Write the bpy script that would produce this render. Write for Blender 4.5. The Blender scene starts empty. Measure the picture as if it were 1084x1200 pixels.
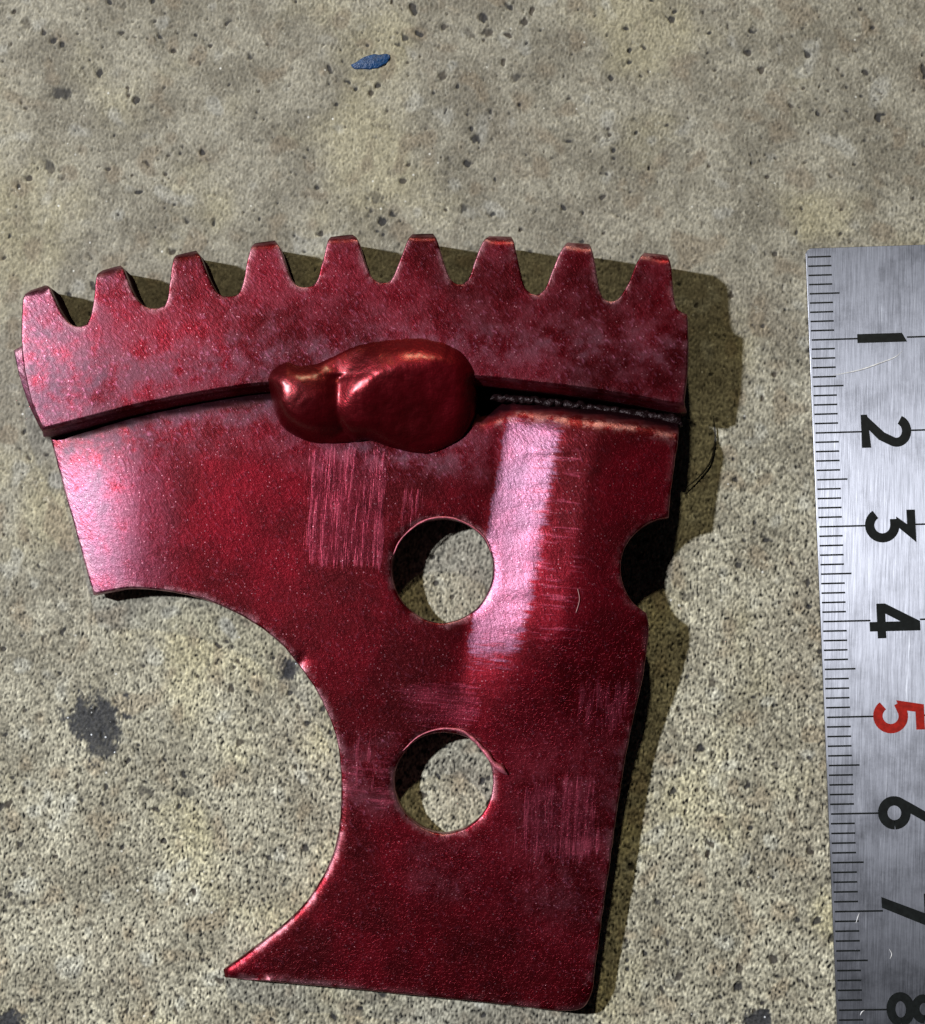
import bpy, math, random
import numpy as np
from mathutils import Vector, Matrix, noise
from mathutils.geometry import delaunay_2d_cdt

random.seed(7)
rng = np.random.default_rng(11)
SC = bpy.context.scene
COL = SC.collection
MM = 0.001                                    # everything below is measured in millimetres

# ------------------------------------------------------------------ camera
D = 200.0                                     # mm from the lens to the concrete
TY, TX = math.radians(4.6), math.radians(2.6)
FPX = D * 11.15                               # focal length, photograph pixels
CAM = Vector((D*math.sin(TX), -D*math.sin(TY), 0))
CAM.z = math.sqrt(D*D - CAM.x**2 - CAM.y**2)
FW = (-CAM).normalized()
RT = FW.cross(Vector((0, 1, 0))).normalized()
UP = RT.cross(FW)
cd = bpy.data.cameras.new('camera'); cam = bpy.data.objects.new('camera', cd); COL.objects.link(cam)
m = Matrix((RT, UP, -FW)).transposed().to_4x4(); m.translation = CAM*MM
cam.matrix_world = m
cd.sensor_fit = 'VERTICAL'; cd.sensor_height = 24.0; cd.lens = 24.0*FPX/1200.0
cd.clip_start = 0.005; cd.clip_end = 20
SC.camera = cam

# ------------------------------------------------------------------ world and lamps
w = bpy.data.worlds.new('World'); SC.world = w; w.use_nodes = True
w.node_tree.nodes['Background'].inputs[0].default_value = (0.75, 0.85, 1.0, 1)
w.node_tree.nodes['Background'].inputs[1].default_value = 0.006
SC.view_settings.view_transform = 'Standard'; SC.view_settings.look = 'None'
SC.view_settings.exposure = 0; SC.view_settings.gamma = 1

def lamp(name, to, dist, power, col, size):
    ld = bpy.data.lights.new(name, 'AREA'); ld.shape = 'DISK'; ld.size = size*MM
    ld.energy = power; ld.color = col
    o = bpy.data.objects.new(name, ld); COL.objects.link(o)
    v = Vector(to).normalized()
    o.location = v*dist*MM
    o.rotation_euler = v.to_track_quat('Z', 'Y').to_euler()
    return o
lamp('work_lamp_cool', (-0.79, 0.19, 1.0), 600, 3.9, (0.92, 0.94, 1.0), 24)
lamp('work_lamp_warm', (-0.05, 1.18, 1.0), 700, 1.42, (1.0, 0.87, 0.52), 30)

# ------------------------------------------------------------------ measuring helpers
def ray(px, py):
    return (FW*FPX + RT*(px-542.0) + UP*(600.0-py)).normalized()
PA, PBX, PBY = 4.45, 0.021, 0.034             # plane of the plate's top: z = PA + PBX x + PBY y
def on_plane(px, py, a=PA, bx=PBX, by=PBY):
    r = ray(px, py)
    t = (a + bx*CAM.x + by*CAM.y - CAM.z) / (r.z - bx*r.x - by*r.y)
    return CAM + r*t
def on_flat(px, py, z=0.0):
    return on_plane(px, py, z, 0, 0)
RAYM = np.array([[RT.x, RT.y, RT.z], [UP.x, UP.y, UP.z], [FW.x, FW.y, FW.z]])
def to_px(P):
    """world mm -> photograph pixels (used only to lay wear, dents and painted light on measured spots)"""
    q = (np.asarray(P, float) - np.array(CAM)) @ RAYM.T
    return 542 + FPX*q[:, 0]/q[:, 2], 600 - FPX*q[:, 1]/q[:, 2]

def ss(e0, e1, x):
    t = np.clip((x-e0)/(e1-e0), 0, 1); return t*t*(3-2*t)

def catmull(pts, step):
    P = [np.array(p, float) for p in pts]; out = []
    P = [2*P[0]-P[1]] + P + [2*P[-1]-P[-2]]
    for i in range(1, len(P)-2):
        n = max(1, int(np.linalg.norm(P[i+1]-P[i])/step))
        for k in range(n):
            t = k/n
            out.append(0.5*((2*P[i]) + (P[i+1]-P[i-1])*t + (2*P[i-1]-5*P[i]+4*P[i+1]-P[i+2])*t*t + (-P[i-1]+3*P[i]-3*P[i+1]+P[i+2])*t**3))
    out.append(P[-2]); return out

def outline(runs, step=0.4, jit=0.02, a=PA, seed=0):
    """runs of photograph pixels -> closed loop of world xy on the plane; corners stay where runs meet"""
    pts = []
    for r in runs:
        w_ = [on_plane(x, y, a) for x, y in r]
        c = catmull([(p.x, p.y) for p in w_], step)
        pts += c[:-1]
    pts = np.array(pts)
    n = np.array([[noise.noise(Vector((p[0]*0.9, p[1]*0.9, seed))), noise.noise(Vector((p[0]*0.9, p[1]*0.9, seed+9)))] for p in pts])
    n2 = np.array([[noise.noise(Vector((p[0]*3, p[1]*3, seed))), noise.noise(Vector((p[0]*3, p[1]*3, seed+9)))] for p in pts])
    return pts + n*jit*3 + n2*jit

def inside(pts, poly):
    x, y = pts[:, 0][:, None], pts[:, 1][:, None]
    x1, y1 = poly[:, 0][None], poly[:, 1][None]; q = np.roll(poly, -1, 0); x2, y2 = q[:, 0][None], q[:, 1][None]
    c = ((y1 > y) != (y2 > y)) & (x < (x2-x1)*(y-y1)/np.where(y2 == y1, 1e-9, y2-y1) + x1)
    return c.sum(1) % 2 == 1

def seg_dist(pts, polys):
    best = np.full(len(pts), 1e9)
    for poly in polys:
        a = poly; b = np.roll(poly, -1, 0); ab = b-a; L = (ab**2).sum(1)+1e-12
        for s in range(0, len(pts), 4000):
            p = pts[s:s+4000]
            t = np.clip(((p[:, None]-a[None])*ab[None]).sum(2)/L, 0, 1)
            d = np.sqrt(((p[:, None]-(a[None]+t[..., None]*ab[None]))**2).sum(2)).min(1)
            best[s:s+4000] = np.minimum(best[s:s+4000], d)
    return best

def area(poly):
    q = np.roll(poly, -1, 0); return 0.5*(poly[:, 0]*q[:, 1]-q[:, 0]*poly[:, 1]).sum()

def build_mesh(name, V, F):
    me = bpy.data.meshes.new(name)
    me.from_pydata([tuple(v) for v in np.asarray(V)*MM], [], [tuple(int(i) for i in f) for f in F])
    me.update(); me.validate()
    return me

def attr(me, name, vals):
    a = me.attributes.new(name, 'FLOAT', 'POINT'); a.data.foreach_set('value', np.asarray(vals, np.float32))

def new_obj(name, me, mat=None, parent=None, smooth=True, **props):
    o = bpy.data.objects.new(name, me); COL.objects.link(o)
    if mat is not None and not me.materials: me.materials.append(mat)
    if smooth: me.polygons.foreach_set('use_smooth', [True]*len(me.polygons))
    if parent: o.parent = parent
    for k, v in props.items(): o[k] = v
    return o

def thing(name, label, cat, loc=(0, 0, 0)):
    o = bpy.data.objects.new(name, None); COL.objects.link(o); o.empty_display_size = 0.01
    o.location = Vector(loc)*MM; o['label'] = label; o['category'] = cat
    return o

def slab(outer, holes, ztop, thick, grid=0.7, bevel=0.25, extra=None, profile=None):
    """solid with a shaped top: ztop(xy)->z, rounded upper edge, wall profile [(depth, outward)] per vertex"""
    loops = [outer if area(outer) > 0 else outer[::-1]] + [h if area(h) < 0 else h[::-1] for h in holes]
    nb = [len(l) for l in loops]; B = np.vstack(loops)
    nrm = []
    for l in loops:
        t = np.roll(l, -1, 0)-np.roll(l, 1, 0); t /= np.linalg.norm(t, axis=1)[:, None]+1e-9
        nrm.append(np.stack([t[:, 1], -t[:, 0]], 1))
    N = np.vstack(nrm)
    P = []
    for f in (0.12, 0.35, 0.7, 1.15):
        q = B - N*bevel*f
        P.append(q[seg_dist(q, loops) > bevel*f*0.85])
    lo, hi = B.min(0), B.max(0)
    gx, gy = np.meshgrid(np.arange(lo[0], hi[0], grid), np.arange(lo[1], hi[1], grid))
    g = np.stack([gx.ravel(), gy.ravel()], 1); g += rng.uniform(-.12, .12, g.shape)*grid
    if extra is not None: g = np.vstack([g, extra])
    P.append(g[seg_dist(g, loops) > bevel*1.5])
    I = np.vstack(P); ok = inside(I, loops[0])
    for h in loops[1:]: ok &= ~inside(I, h)
    A = np.vstack([B, I[ok]])
    E = []; s = 0
    for n in nb: E += [(s+i, s+(i+1) % n) for i in range(n)]; s += n
    r = delaunay_2d_cdt([Vector(p) for p in A], E, [], 0, 1e-5)
    V2 = np.array([tuple(v) for v in r[0]]); F2 = np.array([f for f in r[2] if len(f) == 3])
    remap = {}
    for i, src in enumerate(r[3]):
        for k in src: remap[k] = i
    c = V2[F2].mean(1); ok = inside(c, loops[0])
    for h in loops[1:]: ok &= ~inside(c, h)
    F2 = F2[ok]
    cr = np.cross(V2[F2[:, 1]]-V2[F2[:, 0]], V2[F2[:, 2]]-V2[F2[:, 0]])
    F2[cr < 0] = F2[cr < 0][:, ::-1]; F2 = F2[np.abs(cr) > 1e-9]
    d = seg_dist(V2, loops); zt = ztop(V2)
    dd = np.clip(bevel-d, 0, bevel)
    z = zt - (bevel-np.sqrt(np.maximum(bevel**2-dd**2, 0)))
    V = [np.column_stack([V2, z])]; F = [tuple(f) for f in F2]
    nt = len(V2)
    bi = np.array([remap[i] for i in range(len(B))])
    prev = bi; base = nt
    zb = zt[bi]
    prof = profile(B, N) if profile else [(np.full(len(B), thick*0.5), np.zeros(len(B))), (np.full(len(B), thick), np.zeros(len(B)))]
    for dep, off in prof:
        V.append(np.column_stack([B+N*off[:, None], zb-dep]))
        cur = np.arange(base, base+len(B)); base += len(B)
        s = 0
        for n in nb:
            for i in range(n):
                j = (i+1) % n
                F.append((prev[s+i], cur[s+i], cur[s+j], prev[s+j]))
            s += n
        prev = cur
    # underside
    zoff = prof[-1][0].mean()
    und = np.column_stack([V2, zt-zoff]); 
    bmap = {int(b): int(prev[i]) for i, b in enumerate(bi)}
    keep = [i for i in range(nt) if i not in bmap]
    idx = dict(zip(keep, range(base, base+len(keep)))); idx.update(bmap)
    V.append(und[keep])
    F += [(idx[f[2]], idx[f[1]], idx[f[0]]) for f in F2.tolist()]
    return np.vstack(V), F

# ------------------------------------------------------------------ node helper
class NT:
    def __init__(s, name):
        s.m = bpy.data.materials.new(name); s.m.use_nodes = True; s.t = s.m.node_tree
        s.b = s.t.nodes['Principled BSDF']
        tc = s.t.nodes.new('ShaderNodeTexCoord')
        v = s.t.nodes.new('ShaderNodeVectorMath'); v.operation = 'SCALE'; v.inputs['Scale'].default_value = 1000
        s.t.links.new(tc.outputs['Object'], v.inputs[0]); s.co = v.outputs[0]
    def put(s, sock, val):
        if val is None: return
        if hasattr(val, 'links') or isinstance(val, bpy.types.NodeSocket): s.t.links.new(val, sock)
        else:
            if isinstance(val, (tuple, list)) and len(val) == 3 and sock.type == 'RGBA': val = (*val, 1)
            sock.default_value = val
    def math(s, op, a, b=None, c=None, clamp=False):
        n = s.t.nodes.new('ShaderNodeMath'); n.operation = op; n.use_clamp = clamp
        s.put(n.inputs[0], a); s.put(n.inputs[1], b); s.put(n.inputs[2], c); return n.outputs[0]
    def mix(s, f, a, b, mode='MIX'):
        n = s.t.nodes.new('ShaderNodeMix'); n.data_type = 'RGBA'; n.blend_type = mode
        s.put(n.inputs[0], f); s.put(n.inputs[6], a); s.put(n.inputs[7], b); return n.outputs[2]
    def noise(s, scale, detail=3, rough=0.5, stretch=None, rot=0, dist=0, off=(0, 0, 0)):
        co = s.co
        mp = s.t.nodes.new('ShaderNodeMapping'); mp.vector_type = 'POINT'
        r = s.t.nodes.new('ShaderNodeVectorRotate'); r.rotation_type = 'Z_AXIS'; r.inputs['Angle'].default_value = rot
        s.t.links.new(co, r.inputs[0]); s.t.links.new(r.outputs[0], mp.inputs[0])
        mp.inputs['Scale'].default_value = stretch or (1, 1, 1); mp.inputs['Location'].default_value = off
        n = s.t.nodes.new('ShaderNodeTexNoise'); s.t.links.new(mp.outputs[0], n.inputs['Vector'])
        n.inputs['Scale'].default_value = scale; n.inputs['Detail'].default_value = detail
        n.inputs['Roughness'].default_value = rough; n.inputs['Distortion'].default_value = dist
        return n.outputs[0]
    def vor(s, scale, out='Color', feat='F1'):
        n = s.t.nodes.new('ShaderNodeTexVoronoi'); n.feature = feat; n.inputs['Scale'].default_value = scale
        s.t.links.new(s.co, n.inputs['Vector']); return n.outputs[out]
    def map(s, v, a, b, c=0.0, d=1.0, smooth=True):
        n = s.t.nodes.new('ShaderNodeMapRange'); n.interpolation_type = 'SMOOTHSTEP' if smooth else 'LINEAR'
        s.put(n.inputs[0], v); n.inputs[1].default_value = a; n.inputs[2].default_value = b
        n.inputs[3].default_value = c; n.inputs[4].default_value = d; return n.outputs[0]
    def attr(s, name):
        n = s.t.nodes.new('ShaderNodeAttribute'); n.attribute_name = name; return n.outputs['Fac']
    def sep(s, v, k):
        n = s.t.nodes.new('ShaderNodeSeparateXYZ'); s.t.links.new(v, n.inputs[0]); return n.outputs[k]
    def bump(s, h, dist_mm, strength=1.0, normal=None):
        n = s.t.nodes.new('ShaderNodeBump'); n.inputs['Strength'].default_value = strength
        n.inputs['Distance'].default_value = dist_mm*MM; s.put(n.inputs['Height'], h)
        if normal is not None: s.t.links.new(normal, n.inputs['Normal'])
        return n.outputs[0]
    def set(s, **k):
        for a, v in k.items(): s.put(s.b.inputs[a.replace('_', ' ')], v)
        return s.m

# ------------------------------------------------------------------ materials
def concrete():
    n = NT('worn_concrete')
    g, p, l, wv = n.attr('grit'), n.attr('pit'), n.attr('blotch'), n.attr('grit_falloff')
    big = n.noise(0.035, 4, 0.6); mid = n.noise(0.16, 4, 0.6, off=(9, 4, 0)); hue = n.noise(0.07, 3, 0.5, off=(31, 7, 2))
    fine = n.noise(3.2, 4, 0.7); grain = n.noise(1.3, 3, 0.65, off=(3, 8, 1))
    c = n.mix(n.map(mid, 0.36, 0.64), (0.200, 0.184, 0.145), (0.325, 0.305, 0.245))
    c = n.mix(n.math('MULTIPLY', n.map(hue, 0.50, 0.66), 0.5), c, (0.41, 0.37, 0.235))
    c = n.mix(n.math('MULTIPLY', n.map(big, 0.50, 0.66), 0.6), c, (0.205, 0.182, 0.145))
    c = n.mix(n.math('MULTIPLY', n.map(l, 0.6, 2.0), 0.6), c, (0.215, 0.175, 0.125))
    c = n.mix(n.math('MULTIPLY', n.map(l, -1.2, -2.4), 0.4), c, (0.40, 0.40, 0.37))
    bl = n.noise(0.45, 4, 0.7, off=(13, 2, 5)); b3 = n.noise(0.8, 4, 0.7, off=(1, 22, 5))
    c = n.mix(n.math('MULTIPLY', n.map(bl, 0.56, 0.68), 0.45), c, (0.17, 0.148, 0.115))
    c = n.mix(n.math('MULTIPLY', n.map(b3, 0.58, 0.68), 0.40), c, (0.47, 0.45, 0.37))
    # fine grit: light ridges, dark gaps
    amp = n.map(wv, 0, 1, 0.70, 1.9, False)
    gg = n.math('MULTIPLY', n.map(g, -2.6, 2.2, -1, 1, False), amp)
    v = n.math('MULTIPLY_ADD', gg, 1.0, 1.0)
    v = n.math('MULTIPLY', v, n.map(fine, 0.25, 0.75, 0.78, 1.2, False))
    v = n.math('MULTIPLY', v, n.map(grain, 0.25, 0.75, 0.88, 1.1, False))
    c = n.mix(n.math('MULTIPLY', wv, 0.5), c, n.mix(1.0, c, (1.40, 1.43, 1.33), 'MULTIPLY'))  # brighter light towards the bottom, painted into the colour
    c = n.mix(1.0, c, v, 'MULTIPLY')
    c = n.mix(n.math('MULTIPLY', n.map(p, 0.15, 0.9), 0.9), c, n.mix(n.map(mid, 0.45, 0.6), (0.020, 0.020, 0.024), (0.055, 0.044, 0.034)))
    tr = n.attr('tar')
    c = n.mix(n.math('MULTIPLY', tr, 0.93), c, n.mix(n.map(fine, 0.35, 0.65), (0.018, 0.020, 0.026), (0.060, 0.062, 0.070)))
    tsp = n.math('MULTIPLY', n.math('MULTIPLY', n.map(n.sep(n.vor(2.0), 0), 0.84, 0.86, 0, 1, False), n.map(n.vor(2.0, 'Distance'), 0.26, 0.12)), n.map(tr, 0.5, 0.8))
    c = n.mix(tsp, c, (0.75, 0.78, 0.82))
    sp = n.sep(n.vor(1.15), 0); dst = n.vor(1.15, 'Distance')
    s1 = n.math('MULTIPLY', n.map(sp, 0.965, 0.97, 0, 1, False), n.map(dst, 0.20, 0.08))
    c = n.mix(n.math('MULTIPLY', s1, 0.75), c, (0.75, 0.74, 0.68))
    bh = n.math('ADD', n.math('MULTIPLY', fine, 0.6), n.math('MULTIPLY', g, 0.05))
    return n.set(Base_Color=c, Roughness=n.map(s1, 0, 1, 0.86, 0.35), Normal=n.bump(bh, 0.11, 0.9))

def paint(kind):
    n = NT('candy_red_paint_'+kind)
    a1 = n.noise(0.11, 4, 0.6); a2 = n.noise(0.5, 4, 0.65, off=(5, 1, 2)); 
    peel = n.noise(3.4, 3, 0.6, stretch=(1.0, 0.45, 1), rot=-0.75); tiny = n.noise(7.5, 2, 0.6)
    fl = n.vor(5.5); f1 = n.sep(fl, 0); f2 = n.sep(fl, 1)
    c = n.mix(n.map(a1, 0.35, 0.68), (0.078, 0.0005, 0.0032), (0.178, 0.0014, 0.0090))
    if kind == 'bead':
        c = n.mix(n.map(a1, 0.35, 0.68), (0.115, 0.0006, 0.0035), (0.200, 0.0012, 0.008))
        b = n.bump(n.math('ADD', n.math('MULTIPLY', a2, 1.0), n.math('MULTIPLY', peel, 0.55)), 0.16, 0.65)
        return n.set(Base_Color=c, Metallic=0.78, Roughness=n.map(a2, 0.35, 0.65, 0.34, 0.44), Coat_Weight=0.55, Coat_Roughness=0.28, Normal=b)
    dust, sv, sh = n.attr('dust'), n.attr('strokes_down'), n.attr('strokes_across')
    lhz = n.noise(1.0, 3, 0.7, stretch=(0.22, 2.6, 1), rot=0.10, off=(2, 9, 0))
    sheen = n.map(n.math('ADD', n.attr('facet_sheen'), n.math('MULTIPLY', n.math('SUBTRACT', lhz, 0.5), 1.3)), 0.35, 0.75)
    sheen = n.math('MAXIMUM', sheen, n.math('MULTIPLY', n.attr('end_sheen'), n.map(n.math('ADD', a2, n.math('MULTIPLY', peel, 0.6)), 0.32, 0.80)))
    sheen = n.math('MULTIPLY', sheen, n.map(a2, 0.25, 0.6, 0.7, 1.0))
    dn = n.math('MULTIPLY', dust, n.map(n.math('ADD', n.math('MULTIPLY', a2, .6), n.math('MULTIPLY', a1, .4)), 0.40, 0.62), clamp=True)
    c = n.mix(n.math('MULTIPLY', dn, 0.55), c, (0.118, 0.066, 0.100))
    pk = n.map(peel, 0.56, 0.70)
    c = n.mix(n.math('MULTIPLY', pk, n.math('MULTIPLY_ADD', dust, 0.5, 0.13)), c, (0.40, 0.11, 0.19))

    c = n.mix(n.math('MULTIPLY', sheen, 0.55), c, (0.17, 0.070, 0.145))  # highlight on the facet and left end tinted into the base colour
    # rubbed strokes
    lv = n.noise(1.0, 3, 0.7, stretch=(2.2, 0.13, 1), rot=0.07, dist=0.25); lh = n.noise(1.0, 3, 0.7, stretch=(0.16, 2.2, 1), rot=0.10, dist=0.25, off=(4, 4, 0))
    sv = n.map(n.math('ADD', sv, n.math('MULTIPLY', n.math('SUBTRACT', lv, 0.5), 1.6)), 0.42, 0.85)
    sh = n.map(n.math('ADD', sh, n.math('MULTIPLY', n.math('SUBTRACT', lh, 0.5), 1.6)), 0.42, 0.85)
    q = n.math('ADD', n.math('MULTIPLY', n.map(lv, 0.47, 0.62), sv), n.math('MULTIPLY', n.map(lh, 0.50, 0.64), sh), clamp=True)
    fill = n.math('MULTIPLY', n.map(n.math('ADD', sv, n.math('MULTIPLY', a2, 0.9)), 0.9, 1.35), n.map(lv, 0.3, 0.6, 0.25, 1))
    fil2 = n.math('MULTIPLY', n.map(n.math('ADD', sh, n.math('MULTIPLY', a2, 0.9)), 0.8, 1.35), n.map(lh, 0.35, 0.6, 0.2, 1))
    c = n.mix(n.math('MULTIPLY', n.math('MAXIMUM', fill, fil2), n.map(a1, 0.35, 0.65, 0.22, 0.45)), c, (0.33, 0.040, 0.080))
    c = n.mix(n.math('MULTIPLY', q, n.map(a2, 0.35, 0.65, 0.08, 0.34)), c, (0.42, 0.065, 0.105))
    spark = n.math('MULTIPLY', n.map(f1, 0.962, 0.97, 0, 1, False), n.map(n.vor(5.5, 'Distance'), 0.45, 0.2))
    c = n.mix(n.math('MULTIPLY', spark, 0.45), c, (0.8, 0.35, 0.42))
    # bare bright steel where edges are rubbed, plus painted glints on crests and lip
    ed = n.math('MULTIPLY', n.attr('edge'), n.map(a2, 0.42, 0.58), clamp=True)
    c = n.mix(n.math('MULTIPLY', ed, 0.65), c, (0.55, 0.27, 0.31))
    c = n.mix(n.math('MULTIPLY', n.attr('soot_shade'), 0.95), c, (0.006, 0.003, 0.004))  # shade in the gap and on walls painted black; sooty tooth tips too
    nb = n.math('SUBTRACT', 1.0, n.attr('soot_shade'))
    r = n.math('ADD', n.map(a2, 0.3, 0.7, 0.33, 0.43, False), n.math('MULTIPLY', dn, 0.12))
    h = n.math('ADD', n.math('MULTIPLY', peel, 1.0), n.math('ADD', n.math('MULTIPLY', f2, 0.22), n.math('MULTIPLY', tiny, 0.3)))
    h = n.math('ADD', h, n.math('MULTIPLY', q, 0.25))
    return n.set(Base_Color=c, Metallic=n.math('MULTIPLY', n.map(dn, 0, 1, 0.90, 0.62, False), nb), Roughness=n.math('MAXIMUM', r, n.attr('soot_shade')), Specular_IOR_Level=n.math('MULTIPLY', nb, 0.5), Coat_Weight=n.math('MULTIPLY', n.math('MULTIPLY_ADD', sheen, 0.42, 0.10), n.math('SUBTRACT', 1.0, n.attr('soot_shade'))), Coat_Roughness=0.33, Coat_IOR=1.6, Coat_Normal=n.bump(h, 0.045, 0.8),
                 Normal=n.bump(h, 0.046, 0.8))

def steel():
    n = NT('brushed_stainless_steel')
    br = n.noise(1.0, 4, 0.75, stretch=(7.0, 0.22, 1), rot=0.04); b2 = n.noise(1.0, 3, 0.7, stretch=(2.2, 0.08, 1), rot=0.04, off=(4, 3, 0))
    cl = n.noise(0.22, 5, 0.65); sm = n.noise(1.6, 3, 0.6)
    c = n.mix(n.map(br, 0.3, 0.7, 0, 1, False), (0.24, 0.245, 0.27), (0.52, 0.53, 0.575))
    c = n.mix(n.math('MULTIPLY', n.map(cl, 0.5, 0.7), 0.35), c, (0.34, 0.35, 0.38))
    scr = n.map(b2, 0.66, 0.72)
    c = n.mix(n.math('MULTIPLY', scr, 0.5), c, (0.85, 0.87, 0.9))
    h = n.math('ADD', n.math('MULTIPLY', br, 1.0), n.math('MULTIPLY', sm, 0.10))
    tg = n.t.nodes.new('ShaderNodeCombineXYZ'); tg.inputs[0].default_value = 1.0; tg.inputs[1].default_value = -0.07
    return n.set(Base_Color=c, Metallic=1.0, Roughness=n.map(cl, 0.3, 0.7, 0.36, 0.47), Anisotropic=0.9, Tangent=tg.outputs[0],
                 Normal=n.bump(h, 0.02, 0.7))

def plain(name, col, rough=0.6, metal=0.0, bump=0.0, var=0.25):
    n = NT(name); f = n.noise(2.0, 4, 0.6)
    c = n.mix(n.map(f, 0.3, 0.7), tuple(x*(1-var) for x in col), tuple(min(1, x*(1+var)) for x in col))
    k = dict(Base_Color=c, Roughness=rough, Metallic=metal)
    if bump: k['Normal'] = n.bump(f, bump, 0.8)
    return n.set(**k)

M_CON = concrete(); M_PAINT = paint('sheet'); M_BEAD = paint('bead'); M_STEEL = steel()
M_INK = plain('black_engraving_paint', (0.006, 0.008, 0.008), 0.45, var=0.4)
M_RED = plain('red_engraving_paint', (0.36, 0.014, 0.008), 0.45)
M_BLUE = plain('blue_paint_flake', (0.008, 0.05, 0.15), 0.4, bump=0.2)
M_FIBRE = plain('dark_fibre', (0.02, 0.018, 0.015), 0.5)
M_FIBREL = plain('pale_fibre', (0.5, 0.25, 0.25), 0.5)
M_BURR = plain('rubbed_burr', (0.55, 0.14, 0.19), 0.45, 0.5, bump=0.1)
M_SEAM = plain('burnt_weld_scale', (0.02, 0.008, 0.009), 0.35, 0.4, bump=0.3)

# ------------------------------------------------------------------ concrete ground: one sheet, dense where it is seen
GN = 1024; GS = 0.14; GL = GN*GS              # periodic height and grit fields, 143 mm square
fx = np.fft.fftfreq(GN, GS)[:, None]; fy = np.fft.rfftfreq(GN, GS)[None]
FR = np.sqrt(fx**2+fy**2)+1e-9
def band(f0, bw, seed, ax=1.0):
    r = np.random.default_rng(seed); w_ = np.fft.rfft2(r.standard_normal((GN, GN)))
    fr = np.sqrt((fx*ax)**2+fy**2)+1e-9
    h = np.fft.irfft2(w_*np.exp(-(np.log(fr/f0)/bw)**2), s=(GN, GN)); return h/h.std()
def lowp(f0, pw, seed):
    r = np.random.default_rng(seed); w_ = np.fft.rfft2(r.standard_normal((GN, GN)))
    h = np.fft.irfft2(w_/(1+(FR/f0)**pw), s=(GN, GN)); h -= h.mean(); return h/h.std()
grit = 0.62*band(1.7, 0.5, 1, 0.85) + 0.38*band(0.75, 0.5, 2) + 0.62*band(2.7, 0.4, 3)
blot = band(0.09, 0.7, 4)*0.7 + band(0.25, 0.5, 5)*0.7
undul = lowp(0.05, 2.6, 6)
p1 = band(0.42, 0.35, 7)*0.8+band(0.9, 0.4, 17)*0.6
dens = lowp(0.06, 2, 8)
pit = ss(1.75, 2.7, p1 + 0.18*dens) + 0.8*ss(2.0, 2.7, band(1.1, 0.4, 9)+0.2*dens) 
gi = (np.arange(GN)-GN/2)*GS
PX, PY = gi[:, None], gi[None]
def spot(px, py, r, amp=1.0, el=1.0, ang=0):
    global pit
    c = on_flat(px, py); dx, dy = PX-c.x, PY-c.y
    u = (dx*math.cos(ang)+dy*math.sin(ang))/el; v = -dx*math.sin(ang)+dy*math.cos(ang)
    rr = r/11.15
    q = np.sqrt(u*u+v*v)+0.22*rr*p1+0.10*rr*grit
    pit = np.maximum(pit, amp*ss(rr*1.25, rr*0.55, q))
for a_ in [(51, 37, 3.5), (63, 46, 5), (72, 52, 3), (31, 29, 7, .6), (117, 84, 5), (72, 109, 9, .75, 1.6), (160, 117, 4), (58, 196, 8, .7, .8, .6),
           (34, 209, 4), (73, 209, 5, .7), (182, 25, 3), (292, 66, 5, .8, 1.6, -.6), (566, 21, 6, .9), (614, 25, 4.5, 1), (572, 38, 5, .8, 1.5, -.7), (550, 40, 5, .6, 1.8, -.8),
           (467, 53, 4, .8), (474, 44, 4, .8, 1.5, -.7), (556, 162, 6, .8), (527, 188, 8, .55, .7, 0), (547, 191, 4), (449, 260, 4.5), (440, 230, 8, .6, 1.6, -.5),
           (523, 246, 3.5), (543, 243, 4.5, .7), (605, 90, 5, .7, 1.8, .2), (519, 88, 5, .8), (436, 108, 3.5), (787, 22, 4), (716, 91, 4), (858, 346, 4.5, .9),
           (908, 297, 3), (270, 808, 5), (91, 920, 4.5, 1, .6), (124, 922, 5, 1, .6), (6, 943, 5, .9, 1.8, .5), (192, 986, 4), (279, 1000, 4), (172, 927, 6, .7, 1.7, 0),
           (218, 931, 7, .6, 2, .1), (819, 876, 5), (875, 922, 5), (827, 986, 3.5), (866, 1136, 5), (865, 1157, 5), (906, 1124, 5), (934, 1078, 3.5), (957, 1079, 5),
           (796, 1142, 8, .9, .8), (890, 1196, 16, .95), (12, 1198, 15, .9), (315, 1005, 4), (357, 995, 4.5), (335, 970, 6, .7), (805, 700, 6, .6, 1.6, .2),
           (770, 1058, 4, .8), (833, 800, 6, .7), (880, 760, 5, .6), (30, 1060, 5, .6), (140, 1110, 5, .6), (90, 1140, 5, .5), (210, 1060, 6, .5),
           (340, 785, 11, .8, .9), (830, 1000, 3, .8), (280, 870, 5, .8), (240, 890, 9, .25), (946, 684, 6, .9, .7), (700, 160, 5, .5), (960, 130, 6, .4)]:
    spot(*a_)
pit = np.clip(pit, 0, 1)
tar = np.zeros_like(pit)
def stain(px, py, rx, ry, amp=1.0):
    global tar
    c = on_flat(px, py); u, v = (PX-c.x)*11.15/rx, (PY-c.y)*11.15/ry
    q = np.sqrt(u*u+v*v)+0.16*p1+0.10*grit+0.10*band(0.2, 0.5, 31)
    tar = np.maximum(tar, amp*ss(1.12, 0.78, q))
stain(112, 846, 33, 34); stain(122, 872, 16, 22, .9); stain(340, 783, 15, 13, .75); stain(890, 1197, 20, 14, .9); stain(12, 1200, 20, 14, .9)
tar = np.clip(tar, 0, 1)
HGT = 0.08*undul + 0.036*grit - 0.22*pit
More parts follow.
